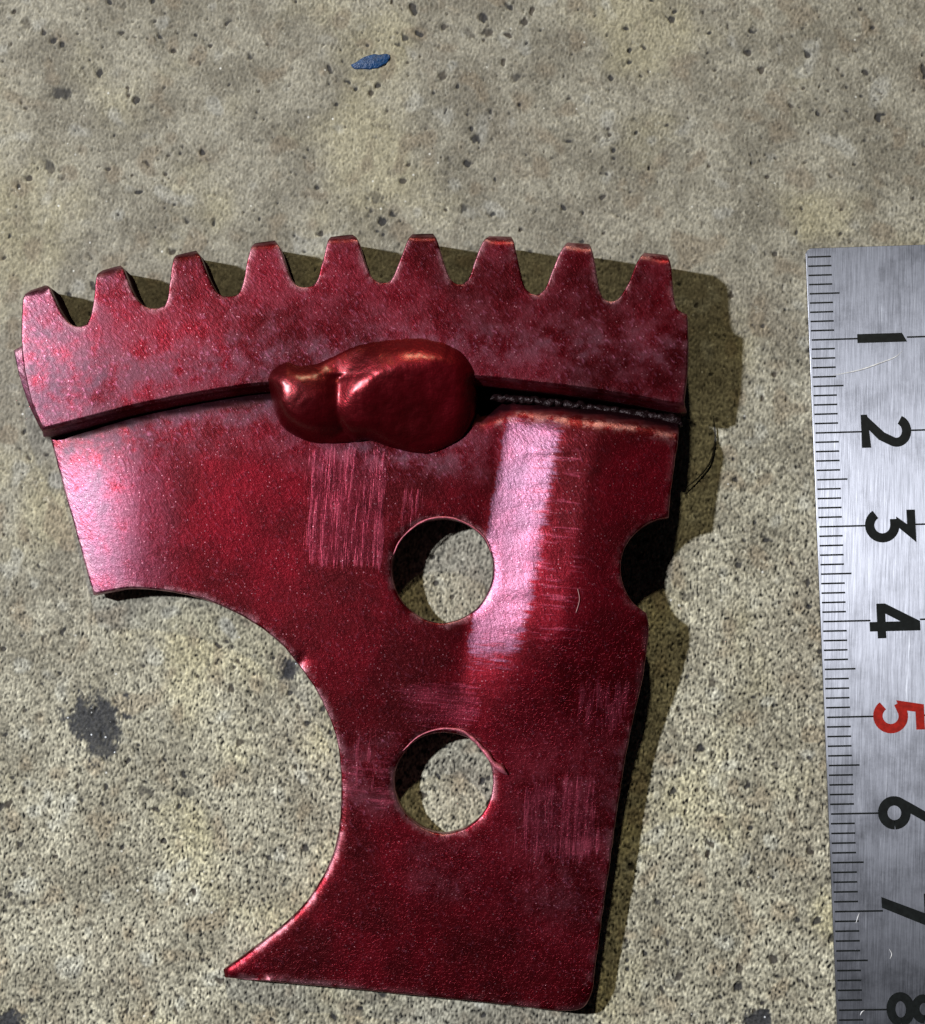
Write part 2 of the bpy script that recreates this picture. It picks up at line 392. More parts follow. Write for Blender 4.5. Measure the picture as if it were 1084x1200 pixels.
# thin wandering cracks in the upper part
def samp(Fl, x, y):
    u = (np.asarray(x)/GS + GN/2) % GN; v = (np.asarray(y)/GS + GN/2) % GN
    i = np.floor(u).astype(int) % GN; j = np.floor(v).astype(int) % GN; a, b = u-np.floor(u), v-np.floor(v)
    i2, j2 = (i+1) % GN, (j+1) % GN
    return Fl[i, j]*(1-a)*(1-b)+Fl[i2, j]*a*(1-b)+Fl[i, j2]*(1-a)*b+Fl[i2, j2]*a*b
def axis(lo, hi, far):
    c = np.arange(lo, hi, GS); s = []; st = GS*2; x = hi
    while x < far: x += st; st *= 1.22; s.append(x)
    t = []; st = GS*2; x = lo
    while x > -far: x -= st; st *= 1.22; t.append(x)
    return np.array(t[::-1]+list(c)+s)
ax_, ay_ = axis(-56, 60, 900), axis(-60, 66, 900)
X, Y = np.meshgrid(ax_, ay_, indexing='ij')
near = ss(75, 60, np.abs(X))*ss(82, 66, np.abs(Y))          # the measured relief fades where the sheet gets coarse
gz = samp(HGT, X, Y)*near
def ground_z(x, y): return float(samp(HGT, [x], [y])[0])
nx, ny = X.shape
me = bpy.data.meshes.new('concrete_ground')
V = np.stack([X, Y, gz], 2).reshape(-1, 3)*MM
ii, jj = np.meshgrid(np.arange(nx-1), np.arange(ny-1), indexing='ij')
q = (ii*ny+jj).ravel(); Q = np.stack([q, q+ny, q+ny+1, q+1], 1)
me.vertices.add(len(V)); me.vertices.foreach_set('co', V.ravel())
me.loops.add(Q.size); me.loops.foreach_set('vertex_index', Q.ravel().astype(np.int32))
me.polygons.add(len(Q)); me.polygons.foreach_set('loop_start', np.arange(0, Q.size, 4, dtype=np.int32))
me.update(calc_edges=True)
attr(me, 'grit', (samp(grit, X, Y)*near).ravel()); attr(me, 'pit', (samp(pit, X, Y)*near).ravel()); attr(me, 'tar', (samp(tar, X, Y)*near).ravel()); attr(me, 'blotch', (samp(blot, X, Y)*near).ravel())
qx, qy = to_px(V/MM)
attr(me, 'grit_falloff', ss(250, 950, qy + 0.25*(qx-500)))       # stronger sand grain low down, and the light falloff painted into the colour
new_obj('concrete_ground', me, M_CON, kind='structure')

# ------------------------------------------------------------------ the toothed plate
root = thing('toothed_sector_plate', 'dark red painted steel bracket with nine teeth, two round holes and a lumpy weld', 'gear plate')

def run(*p): return list(p)
plate_runs = [
    run((46, 476), (60, 530), (74, 580), (90, 635), (108, 697)),
    run((108, 697), (150, 690), (190, 692), (230, 700), (265, 713), (300, 732), (330, 756), (352, 782), (370, 809), (385, 839), (395, 870),
        (399, 905), (399, 945), (395, 980), (386, 1010), (370, 1040), (350, 1066), (320, 1093), (290, 1116), (261, 1137)),
    run((261, 1137), (263, 1146)),
    run((263, 1146), (330, 1152), (400, 1158), (480, 1166), (560, 1174), (640, 1183), (668, 1185), (684, 1181), (693, 1166), (697, 1140), (705, 1080),
        (715, 1010), (727, 925), (740, 852), (752, 800), (757, 765), (760, 738), (757, 719)),
    run((757, 719), (742, 707), (732, 691), (727, 673), (728, 654), (735, 637), (748, 622), (764, 612), (783, 607)),
    run((783, 607), (785, 580), (790, 545), (796, 502)),
    run((796, 502), (797, 482)),
    run((797, 482), (750, 472), (700, 465), (645, 459), (605, 456), (560, 452)), run((560, 452), (555, 432)),
    run((555, 432), (440, 430), (310, 434), (190, 448), (46, 476))]
plate_out = outline(plate_runs, 0.4, 0.018, seed=1)
def ell(cx, cy, rx, ry, n, seed):
    r = [(cx+rx*math.cos(t)*(1+.012*math.sin(3*t+seed)), cy+ry*math.sin(t)*(1+.010*math.sin(5*t))) for t in [2*math.pi*i/n for i in range(n+1)]]
    return outline([r], 0.35, 0.02, seed=seed)
hole1 = ell(518, 668, 59.5, 61, 28, 3); hole2 = ell(520, 917, 58, 59, 28, 4)

def pz(xy): return PA+PBX*xy[:, 0]+PBY*xy[:, 1]
def line_side(px, py, a, b):
    dx, dy = b[0]-a[0], b[1]-a[1]; L = math.hypot(dx, dy)
    return ((px-a[0])*dy-(py-a[1])*dx)/L*(-1)
TE_X = [560, 605, 645, 700, 750, 800]; TE_Y = [492, 474, 477, 484, 491, 503]
def plate_z(xy):
    z = pz(xy); px, py = to_px(np.column_stack([xy, z]))
    d = -line_side(px, py, (592, 497), (541, 790))             # px right of the sharp bend
    env = ss(890, 715, py + 0.05*(px-600))
    d = d + np.array([5*noise.noise(Vector((0, y*.30, 1)))+4*noise.noise(Vector((0, y*.09, 7))) for y in py])*ss(15, 45, d)*ss(110, 75, d)
    s0 = np.interp(d, [-8, -2, 4, 62, 72, 108, 130, 260], [0, 0.0, .06, 1.08, 1.19, 1.48, 1.45, 0.9])
    z = z + 1.24*s0*env*ss(472, 520, py)**0.3 - 0.25*env*ss(-40, 40, d)
    # left end bent down a little
    z = z - 1.1*(np.clip((165-px)/100, 0, 1.2)**1.7)*ss(800, 640, py*0+px*0+600)
    # upper edge right of the weld rolls over into the gap
    te = np.interp(px, TE_X, TE_Y)
    e = np.where(px > 559, np.clip(1-(py-te)/15, 0, 2.2), 0)
    z = z - 0.75*e**1.8
    # slight hammered waviness, small corner hit
    z = z + 0.07*np.sin(px/47+1)*np.sin(py/61)
    z = z - 0.5*np.clip(1-np.hypot(px-693, py-1180)/30, 0, 1)**1.5
    z = z - 0.30*np.clip(1-np.hypot(px-352, py-775)/10, 0, 1)
    # the arc's lower edge is worn to a bright slope
    d_ = seg_dist(xy, [plate_out])
    z = z - 0.24*np.clip(1-d_/0.5, 0, 1)*ss(410, 402, px)*ss(880, 960, py)*(py < 1148)*ss(0, 12, 1152+0.06*(px-260)-py)
    for cx, cy in ((518, 668), (520, 917)):
        r = np.hypot(px-cx, py-cy)-60
        z = z - 0.10*np.clip(1-r/9, 0, 1)**2
    return z
V, F = slab(plate_out, [hole1, hole2], plate_z, 2.0, grid=0.6, bevel=0.22)
me = build_mesh('plate', V, F)
px, py = to_px(V)
def box(x0, x1, y0, y1, f=12):
    return ss(x0-f, x0+f, px)*ss(x1+f, x1-f, px)*ss(y0-f, y0+f, py)*ss(y1+f, y1-f, py)
ring_base = np.interp(px, [50, 190, 300, 420, 560, 680, 800], [520, 485, 468, 460, 458, 472, 492])
dust = 0.9*ss(75, 0, py-ring_base)*ss(560, 430, px) + 0.55*ss(230, 60, px) + 0.5*box(430, 760, 500, 560, 20)*ss(600, 560, px) + 0.3*box(600, 800, 860, 1100, 60)
dust += 0.8*np.clip(1-np.hypot((px-440)/150, (py-525)/45), 0, 1) + 0.45*box(390, 460, 860, 960, 15)+0.35*box(480, 560, 990, 1050, 15)
attr(me, 'dust', np.clip(dust, 0, 1))
attr(me, 'strokes_down', np.clip(box(358, 455, 525, 665, 16) + 0.7*box(470, 500, 570, 640, 8) + 1.0*box(608, 705, 910, 1010, 26) + 0.75*box(670, 742, 795, 865, 20)
                                 + 0.5*box(400, 450, 850, 930, 10), 0, 1))
attr(me, 'strokes_across', np.clip(1.0*box(476, 556, 804, 846, 18) + 0.5*box(395, 460, 860, 960, 14) + 0.55*box(618, 690, 520, 770, 16) + 0.35*box(450, 620, 790, 960, 20), 0, 1))
ed = np.exp(-(seg_dist(V[:, :2], [plate_out])/0.35)**2)*(0.4+0.6*ss(440, 380, px)) + np.exp(-(seg_dist(V[:, :2], [hole1, hole2])/0.30)**2)
ed += np.where((px > 580) & (py < 530), np.exp(-((py-np.interp(px, TE_X, TE_Y)-13)/4)**2), 0)  # lamp glint along the rolled crest, painted in
ed += np.clip(1-np.hypot((px-690)/9, (py-1163)/24), 0, 1)*1.2  # paler spot at the lower right corner
attr(me, 'edge', np.clip(ed, 0, 1))
te = np.interp(px, TE_X, TE_Y)
attr(me, 'soot_shade', np.clip(np.where(px > 552, ss(te+9, te+2, py), ss(ring_base+10, ring_base-2, py)*ss(60, 100, px)), 0, 1))  # shade under the ring and in the weld gap, painted black
dl = -line_side(px, py, (592, 497), (541, 790))
attr(me, 'facet_sheen', np.clip(ss(-3, 3, dl)*ss(84, 48, dl)*ss(474, 508, py)*ss(835, 700, py), 0, 1))  # lamp reflection on the bent facet, painted as a pale patch
attr(me, 'end_sheen', ss(230, 75, px)*ss(505, 575, py))  # painted highlight on the bent left end
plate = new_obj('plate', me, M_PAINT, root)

# ---- toothed ring
RA = 2.0                                      # its face stands 2 mm proud of the plate
AR = PA+RA
ring_teeth = [(24, 400), (24, 370), (26, 348), (31, 336), (48, 330), (57, 336), (68, 359), (79, 376), (89, 382), (100, 380), (106, 370), (110, 348), (112, 326),
    (117, 313), (137, 307), (145, 316), (155, 341), (165, 355), (177, 361), (190, 359), (196, 350), (200, 320), (204, 296), (226, 289), (235, 301), (246, 328), (255, 343),
    (266, 347), (279, 344), (285, 329), (290, 303), (296, 281), (319, 277), (329, 292), (339, 321), (348, 334), (360, 336), (370, 331), (377, 309), (386, 274), (411, 270), (420, 282),
    (429, 311), (438, 327), (449, 331), (458, 328), (466, 311), (474, 290), (482, 271), (506, 269), (513, 283), (521, 309), (529, 328), (540, 333), (549, 326), (557, 304),
    (565, 284), (573, 273), (599, 273), (604, 290), (612, 327), (618, 340), (628, 345), (638, 339), (646, 320), (655, 298), (665, 281), (691, 282), (696, 301), (703, 340), (710, 351),
    (723, 351), (736, 332), (746, 308), (756, 293), (783, 295), (787, 315), (790, 348), (795, 363), (805, 368)]
def sharp(pts, hard):
    """cut a run wherever a point is marked hard, so tips keep their corners"""
    out, cur = [], [pts[0]]
    for p in pts[1:]:
        cur.append(p)
        if p in hard: out.append(cur); cur = [p]
    if len(cur) > 1: out.append(cur)
    return out
tips = [(31, 336), (48, 330), (117, 313), (137, 307), (204, 296), (226, 289), (296, 281), (319, 277), (386, 274), (411, 270), (482, 271), (506, 269), (573, 273), (599, 273),
        (665, 281), (691, 282), (756, 293), (783, 295)]
ring_runs = sharp(ring_teeth, set(tips)) + [
    run((805, 368), (806, 378), (806, 428), (801, 474)),
    run((801, 474), (740, 463), (680, 454), (620, 447), (560, 441), (500, 439), (440, 440), (380, 444), (299, 450), (249, 457), (194, 467), (144, 478), (94, 491), (49, 502)),
    run((49, 502), (46, 494), (36, 470), (28, 434), (24, 400))]
ring_out = outline(ring_runs, 0.35, 0.012, a=AR, seed=5)
TX_ = [38, 126, 215, 307, 398, 494, 586, 678, 770]; TYY = [332, 309, 291, 278, 271, 269, 272, 281, 293]
ytip = np.poly1d(np.polyfit(TX_, TYY, 3))
def ring_z(xy):
    z = pz(xy)+RA; px, py = to_px(np.column_stack([xy, z]))
    d = py-ytip(px)
    z = z - 1.75*np.clip(1-d/9.5, 0, 1.2)**1.15*(1-0.25*np.clip((px-300)/500, 0, 1))
    z = z + 0.04*np.sin(px/38)*np.sin(py/29+1) - 0.35*(np.clip((120-px)/100, 0, 1.2)**1.6)
    z = z + 0.12*np.exp(-((py-np.interp(px, [50, 300, 560, 800], [440, 400, 395, 420]))/40)**2)
    return z
def ring_profile(B, N):
    bx, by = to_px(np.column_stack([B, pz(B)+RA]))
    low = ss(-0.3, -0.8, N[:, 1])*(by > 425)                 # inner rim: chamfered underside edge
    left = ss(-0.5, -0.85, N[:, 0])*ss(403, 408, by)*(bx < 60)
    right = ss(0.5, 0.9, N[:, 0])*(bx > 780)*ss(360, 380, by)
    c = (low*8.0+left*np.interp(by, [405, 440, 490], [11.0, 8.0, 3.0])+right*1.5)/11.15
    nn = np.array([noise.noise(Vector((b[0]*.5, b[1]*.5, 3.3))) for b in B])
    z0 = np.zeros(len(B))
    return [(z0+0.19, c*(0.12-0.04*left)), (z0+0.35+0.35*low-0.05*left, c*(0.35+0.50*left)+nn*0.05*low), (z0+0.6+0.6*low-0.23*left, c*(0.65+0.33*left)+nn*0.08*low), (z0+1.5-0.2*left, c), (z0+2.0, c), (z0+5.1, c)]
# the nine teeth meet the band along this curve
xs = np.linspace(10, 815, 260)
yroot = np.interp(xs, [10, 92, 178, 267, 360, 449, 540, 628, 716, 795, 815], [392, 383.5, 363, 349, 338, 333, 335, 347, 353, 364, 368])
ex = np.array([(lambda p: (p.x, p.y))(on_plane(a, b, AR)) for a, b in zip(xs, yroot)])
V, F = slab(ring_out, [], ring_z, 5.1, grid=0.55, bevel=0.16, extra=ex, profile=ring_profile)
big = build_mesh('whole', V, F)
big.polygons.foreach_set('use_smooth', [True]*len(big.polygons)); big.update()
cn = np.zeros(len(big.loops)*3, np.float32); big.corner_normals.foreach_get('vector', cn); cn = cn.reshape(-1, 3)
px, py = to_px(V)
rdust = 0.26+0.6*ss(190, 40, px)+0.55*np.exp(-((py-np.interp(px, [50, 300, 560, 800], [450, 420, 400, 410]))/28)**2)
redge_glint = np.exp(-(seg_dist(V[:, :2], [ring_out])/0.3)**2)*np.where(py-ytip(px) < 75, 1, 0.2)*0.8 + 1.0*np.exp(-((py-ytip(px)-9)/2.5)**2)*ss(540, 600, px) + 1.3*ss(26, 23, px)*(py > 400)*(py < 500)  # rubbed edges, with painted glints on the tooth crease and left lip
FC = [tuple(p.vertices) for p in big.polygons]
rsoot_shade = 0.95*ss(1.3, 2.4, (pz(V[:, :2])+RA)-V[:, 2]-0.0)*(px > 55) + 0.85*ss(11, 5, py-ytip(px))*ss(600, 500, px) + 0.85*ss(0.35, 0.9, (pz(V[:, :2])+RA)-V[:, 2])*ss(76, 60, py-ytip(px))*ss(11, 16, py-ytip(px))  # shade of walls and flanks painted black; middle term is the dark tips
rsoot_shade = np.clip(rsoot_shade*(1-ss(30, 24, px)*(py > 398)), 0, 1)
# faces are sorted by where their plan position lies, on the plane of the face
def plan_px(xy): return to_px(np.column_stack([xy, pz(xy)+RA]))
cxy = np.array([V[list(f)][:, :2].mean(0) for f in FC]); fpx, fpy = plan_px(cxy)
isT = fpy < np.interp(fpx, xs, yroot)-0.2
edges_x = [0, 90, 178, 267, 359, 448, 540, 628, 716, 900]
tid = np.where(isT, np.digitize(fpx, edges_x)-1, -1); tid = np.clip(tid, -1, 8)
lstart = np.array([p.loop_start for p in big.polygons])
def submesh(name, k):
    fi = np.where(tid == k)[0]; used = sorted({v for i in fi for v in FC[i]}); mp = {v: i for i, v in enumerate(used)}
    mm_ = bpy.data.meshes.new(name); mm_.from_pydata([tuple(V[v]*MM) for v in used], [], [tuple(mp[v] for v in FC[i]) for i in fi]); mm_.update()
    mm_.polygons.foreach_set('use_smooth', [True]*len(fi))
    nl = np.concatenate([cn[lstart[i]:lstart[i]+len(FC[i])] for i in fi])
    mm_.normals_split_custom_set([tuple(n_) for n_ in nl])
    attr(mm_, 'dust', np.clip(rdust[used], 0, 1)); attr(mm_, 'edge', np.clip(redge_glint[used], 0, 1)*0.95)
    attr(mm_, 'strokes_down', np.zeros(len(used))); attr(mm_, 'strokes_across', np.zeros(len(used))); attr(mm_, 'soot_shade', rsoot_shade[used]); attr(mm_, 'facet_sheen', np.zeros(len(used))); attr(mm_, 'end_sheen', np.clip(0.35*ss(170, 40, px[used])+ss(25, 22, px[used]), 0, 1))  # last mask: painted highlight on the left end and lip
    return mm_
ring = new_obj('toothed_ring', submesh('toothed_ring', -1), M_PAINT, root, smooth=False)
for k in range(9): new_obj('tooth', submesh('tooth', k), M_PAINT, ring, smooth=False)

# ---- weld bead bridging ring and plate
bead_runs = [run((314, 462), (313, 445), (320, 432), (335, 424), (352, 428), (375, 424), (398, 413), (420, 404), (450, 398), (485, 396), (515, 400), (540, 412), (554, 432), (558, 455), (556, 480),
                 (546, 503), (528, 518), (506, 528), (482, 528), (455, 521), (432, 514), (405, 516), (375, 517), (350, 512), (328, 498), (318, 480), (314, 462))]
AB = PA+2.2
bead_out = outline(bead_runs, 0.3, 0.03, a=AB, seed=8)
def bead_z(xy):
    z = pz(xy); px, py = to_px(np.column_stack([xy, z+1.6]))
    d = seg_dist(xy, [bead_out])*11.15
    L = 1.6*np.ones(len(xy))
    # left lobe: a long rounded drop lying across the joint
    u, v = (px-362)*0.97+(py-466)*0.25, (py-466)*0.97-(px-362)*0.25
    u += 8
    a = 1-(u/66)**2-((v+3)/56)**2
    hl = 1.0+2.8*np.clip(a, 0, 1)**0.8
    # right lobe: a lit shelf rising to a ridge, then a long slope down and right
    u2, v2 = px-480, py-462
    rim = np.clip(1-np.hypot(u2/90, v2/78)**2, 0, 1)
    ry = np.interp(px, [370, 400, 420, 445, 475, 520, 560], [505, 478, 458, 442, 432, 427, 429])
    dr = (py-ry)*np.interp(px, [400, 440, 480], [0.72, 0.85, 1.0])/11.15
    q_ = 0.22
    hr = 4.5 + (-q_*np.log(np.exp(0.40*dr/q_)+np.exp(-0.26*dr/q_)))
    hr = 0.9+(hr-0.9)*rim**0.32
    yb = np.interp(px, [300, 380, 440, 500, 560], [449, 444, 440, 439, 441])
    base = RA*ss(yb+10, yb-4, py)
    k = 0.22
    h = np.log(np.exp(hl/k)+np.exp(hr/k)+np.exp((base+0.8)/k))*k-0.12
    f = np.clip(d/22, 0, 1); f = np.sqrt(1-(1-f)**2)
    nn = np.array([noise.noise(Vector((p[0]*.55, p[1]*.55, 1.7))) + .4*noise.noise(Vector((p[0]*1.6, p[1]*1.6, 5))) for p in xy])
    return z + base + (h-base+0.07*nn)*(0.08+0.92*f) - 0.12*(1-f)
V, F = slab(bead_out, [], bead_z, 2.0, grid=0.17, bevel=0.07)
bead = new_obj('weld_bead', build_mesh('weld_bead', V, F), M_BEAD, root, label='thick glossy dark red weld bead of two lobes')

# root pass of the weld, seen as a gritty seam in the gap on the right, and its back which the part rests on
def tube(name, pts, rad, mat, parent=None, seg=8, lump=0.0, **pr):
    V, F = [], []; P = [Vector(p) for p in pts]
    for i, p in enumerate(P):
        t = (P[min(i+1, len(P)-1)]-P[max(i-1, 0)]).normalized(); a = t.cross(Vector((0, 0, 1)));
        a = a.normalized() if a.length > 1e-6 else Vector((1, 0, 0)); b = a.cross(t)
        r = rad(i/(len(P)-1)) if callable(rad) else rad
        for k in range(seg):
            w_ = 2*math.pi*k/seg; rr = r*(1+lump*noise.noise(p*1.7+Vector((k, 0, 0))))
            V.append(tuple(p+(a*math.cos(w_)+b*math.sin(w_))*rr))
    n = len(P)
    for i in range(n-1):
        for k in range(seg):
            F.append((i*seg+k, i*seg+(k+1) % seg, (i+1)*seg+(k+1) % seg, (i+1)*seg+k))
    F.append(tuple(range(seg))[::-1]); F.append(tuple(range((n-1)*seg, n*seg)))
    return new_obj(name, build_mesh(name, V, F), mat, parent, **pr)
seam = []
for t in np.linspace(0, 1, 90):
    x = 556+t*243; y = np.interp(x, [556, 620, 680, 740, 800], [465, 469, 476, 485, 495])
    p = on_plane(x, y, PA-1.0); seam.append((p.x, p.y+0.25*noise.noise(Vector((x*.13, 0, 0))), p.z+0.3*noise.noise(Vector((x*.21, 5, 0)))))
tube('seam', seam, lambda t: 0.36+0.2*t**3, M_SEAM, root, seg=10, lump=0.9)
pb = on_plane(470, 460, PA)
bk = []
for t in np.linspace(-1, 1, 15): bk.append((pb.x+t*6.5, pb.y, pb.z-3.15))
tube('back_weld', bk, lambda t: 0.3+1.3*math.sqrt(max(0, 1-(2*t-1)**2)), M_BEAD, root, seg=16, lump=0.15)

# curled burrs on the rims of the holes
def curve3(pts, n=24):
    c = catmull([tuple(p) for p in pts], 1e9); P = [np.array(p, float) for p in pts]
    out = []
    PP = [2*P[0]-P[1]] + P + [2*P[-1]-P[-2]]
    for i in range(1, len(PP)-2):
        for k in range(n):
            t = k/n
            out.append(0.5*((2*PP[i])+(PP[i+1]-PP[i-1])*t+(2*PP[i-1]-5*PP[i]+4*PP[i+1]-PP[i+2])*t*t+(-PP[i-1]+3*PP[i]-3*PP[i+1]+PP[i+2])*t**3))
    out.append(P[-1]); return out
def on_plate(x, y, up=0.0):
    p = on_plane(x, y); z = float(plate_z(np.array([[p.x, p.y]]))[0]); p = on_plane(x, y, PA+z-float(pz(np.array([[p.x, p.y]]))[0]))
    return (p.x, p.y, p.z+up)
b1 = curve3([on_plate(472, 880), on_plate(489, 864, .05), on_plate(512, 855, .1), on_plate(540, 856, .12), on_plate(560, 871, .15), on_plate(578, 893, .22), on_plate(595, 908, .15)], 8)
tube('burr', b1, lambda t: 0.06+0.32*t**2*(1 if t < .93 else (1-t)/.07), M_BURR, root, seg=6, lump=0.8)
b2 = curve3([on_plate(461, 650, .03), on_plate(470, 632, .05), on_plate(492, 613, .05), on_plate(520, 606, .07), on_plate(548, 614, .1), on_plate(568, 630, .12), on_plate(576, 648, .05)], 8)
tube('burr', b2, lambda t: 0.05+0.06*math.sin(math.pi*t), M_BURR, root, seg=6, lump=0.9)

# ------------------------------------------------------------------ the steel rule
ZR = 0.72; TH = 0.6; TILT = 0.016          # the far end of the rule rests a little higher
def on_rule(px, py, up=0.0): return on_plane(px, py, ZR+up+TILT*A0.y, 0, -TILT)
A0 = on_flat(944, 291, ZR); A1 = on_rule(980.5, 1190)
ey = (A1-A0); ey.z = 0; ey.normalize(); exr = Vector((-ey.y, ey.x, 0))      # ey runs down the rule, exr across it to the right
if exr.x < 0: exr = -exr
LEN, WID = 150.0+3.0, 15.0
def along(px, py): return (on_rule(px, py)-A0).dot(ey)
s1, s8 = along(950, 398.5), along(975, 1184)
UNIT = (s8-s1)/7.0                            # one centimetre on the rule
Z0 = s1-UNIT
print('RULE unit', UNIT, 'zero', Z0, 'rot', math.degrees(math.atan2(ey.x, -ey.y)))
rule = thing('steel_rule', 'brushed stainless steel centimetre rule at the right edge, black numerals and a red 5', 'ruler', (A0.x, A0.y, 0.0))
def RP(s, c, z): return A0+ey*s+exr*c+Vector((0, 0, z-ZR+TILT*s))
def rel(P): return [(p - Vector((A0.x, A0.y, 0))) for p in P]
# body: rounded corners, tiny chamfer
def rr_loop(inset):
    pts = []; r = 0.55
    for (cs, cc, a0) in ((inset+r, inset+r, 180), (LEN-inset-r, inset+r, 270), (LEN-inset-r, WID-inset-r, 0), (inset+r, WID-inset-r, 90)):
        for k in range(5):
            t = math.radians(a0+k*22.5); pts.append((cs+(-math.cos(t) if 0 else math.cos(t)*1)*r, cc+math.sin(t)*r))
    return pts
V, F = [], []
prof = [(0.03, ZR-TH), (0.0, ZR-0.06), (0.015, ZR-0.015), (0.04, ZR)]
nL = 20
for ins, z in prof:
    for s, c in rr_loop(ins): V.append(RP(s, c, z))
for k in range(len(prof)-1):
    for i in range(nL):
        j = (i+1) % nL; F.append((k*nL+i, k*nL+j, (k+1)*nL+j, (k+1)*nL+i))
F.append(tuple(range(nL))[::-1]); F.append(tuple(range(3*nL, 4*nL)))
body = new_obj('blade', build_mesh('blade', rel(V), F), M_STEEL, rule, smooth=False)
import bmesh
bm = bmesh.new(); bm.from_mesh(body.data); bmesh.ops.recalc_face_normals(bm, faces=bm.faces); bm.to_mesh(body.data); bm.free()

def flat(name, polys, mat, parent, z0=0.012, dz=0.004, shape=None):
    """printed marks: thin raised paint, each polygon (s, c) a little above the last"""
    V, F = [], []
    for k, poly in enumerate(polys):
        b = len(V); n = len(poly); z = ZR+z0+dz*k
        # ear-safe: poly given as two rails
        L, R = poly
        for p in L: V.append(RP(p[0], p[1], z))
        for p in R: V.append(RP(p[0], p[1], z))
        m_ = len(L)
        for i in range(m_-1): F.append((b+i, b+i+1, b+m_+i+1, b+m_+i))
        bb = len(V)
        for p in L: V.append(RP(p[0], p[1], ZR-0.01))
        for p in R: V.append(RP(p[0], p[1], ZR-0.01))
        for i in range(m_-1):
            F.append((b+i, bb+i, bb+i+1, b+i+1)); F.append((b+m_+i, b+m_+i+1, bb+m_+i+1, bb+m_+i))
        F.append((b, b+m_, bb+m_, bb)); F.append((b+m_-1, bb+m_-1, bb+2*m_-1, b+2*m_-1))
    me = build_mesh(name, rel(V), F)
    bm = bmesh.new(); bm.from_mesh(me); bmesh.ops.recalc_face_normals(bm, faces=bm.faces)
    for f in bm.faces:
        if abs(f.normal.z) > .9 and f.calc_center_median().z > ZR*MM and f.normal.z < 0: f.normal_flip()
    bm.to_mesh(me); bm.free()
    return new_obj(name, me, mat, parent, smooth=False)

def rails(path, wd, cuts=(None, None)):
    """constant-width stroke with mitred joins; path in digit space (u across, v up)"""
    P = [np.array(p, float) for p in path]; L, R = [], []
    wfun = wd if callable(wd) else (lambda t: wd)
    n = len(P)
    for i, p in enumerate(P):
        if i == 0: t = P[1]-P[0]; m_ = 1
        elif i == n-1: t = P[-1]-P[-2]; m_ = 1
        else:
            a = (P[i]-P[i-1])/np.linalg.norm(P[i]-P[i-1]); b = (P[i+1]-P[i])/np.linalg.norm(P[i+1]-P[i]); t = a+b
            m_ = 1/max(0.35, math.sqrt(max(0.0, (1+a.dot(b))/2)))
        t = t/np.linalg.norm(t); nn = np.array([-t[1], t[0]]); wv = wfun(i/(n-1))/2*m_
        a, b = p+nn*wv, p-nn*wv
        if i == 0 and cuts[0]: a, b = cuts[0]
        if i == n-1 and cuts[1]: a, b = cuts[1]
        L.append(a); R.append(b)
    return L, R
def arc(cx, cy, rx, ry, a0, a1, n=22):
    return [(cx+rx*math.cos(math.radians(a0+(a1-a0)*k/n)), cy+ry*math.sin(math.radians(a0+(a1-a0)*k/n))) for k in range(n+1)]
# digits, height 1, drawn upright; W = stroke
W = 0.185
def digit(ch):
    if ch == '1': return [([(-W/2, 0), (-W/2, 0.86), (-W/2, 0.90)], [(W/2, 0), (W/2, 0.86), (W/2, 1.0)])]
    if ch == '2': return [rails(arc(0, .70, .235, .205, 158, -28, 22)+[(.10, .40), (-.235, .10)], W, (None, (np.array((-.10, .09)), np.array((-.345, .09))))), ([(-.345, 0), (-.345, .13)], [(.33, 0), (.33, .185)])]
    if ch == '3': return [([(-.30, 1.0), (-.30, .83)], [(.36, 1.0), (.10, .83)]), ([(.36, 1.0), (.12, 1.0)], [(.02, .62), (-.17, .62)]),
                          rails([(-.12, .585), (.0, .585)]+arc(0, .335, .255, .250, 90, -150, 24), W)]
    if ch == '4': return [rails([(-.33, .235), (.36, .235)], .17), ([(.22, 0), (.22, 1.0)], [(.03, 0), (.03, 1.0)]), ([(-.335, .16), (-.335, .32), (.03, 1.0)], [(-.15, .30), (-.13, .32), (.10, .74)])]
    if ch == '5': return [([(-.22, 1.0), (-.22, .83)], [(.28, 1.0), (.28, .83)]), ([(-.22, .99), (-.05, .99)], [(-.31, .46), (-.12, .52)]),
                          rails([(-.25, .50)]+arc(-.0, .335, .25, .25, 118, -145, 24), W)]
    if ch == '0': return [rails(arc(0, .5, .235, .405, 0, 360, 36), W)]
    if ch == '6': return [rails(arc(0, .325, .235, .228, 0, 360, 32), W), rails([(-.215, .42), (-.10, .62), (.13, 1.0)], W*.98)]
    if ch == '7': return [([(-.32, 1.0), (-.32, .83)], [(.36, 1.0), (.12, .83)]), ([(.36, .99), (.12, .99)], [(-.06, 0), (-.27, 0)])]
    if ch == '8': return [rails(arc(0, .28, .245, .188, 0, 360, 32), W*.94), rails(arc(0, .735, .20, .170, 0, 360, 30), W*.9)]
    if ch == '9': return [rails(arc(0, .675, .235, .228, 0, 360, 32), W), rails([(.215, .58), (.10, .38), (-.13, 0)], W*.98)]
HN = 5.15; C0 = 4.98                          # numeral height and where its foot stands from the edge
spans = {}
for k in range(1, 15):
    s = Z0+k*UNIT
    txt = str(k); polys = []
    for i, ch in enumerate(txt):
        sh = (i-(len(txt)-1)/2)*0.78
        for L, R in digit(ch):
            # top of the digit points across to the right: u -> along the rule upward, v -> across
            polys.append(([(s-(-(a[0]+sh))*HN*-1*-1, C0+a[1]*HN) for a in L], [(s-(-(a[0]+sh))*HN*-1*-1, C0+a[1]*HN) for a in R]))
    o = flat('numeral', polys, M_RED if k % 5 == 0 else M_INK, rule)
    if k == 5: o['label'] = 'red numeral 5 on the steel rule'
def tick_mesh(name, c0, c1, wd=0.175):
    return flat(name, [([(-wd/2, c0), (-wd/2, c1)], [(wd/2, c0), (wd/2, c1)])], M_INK, rule, z0=0.008)
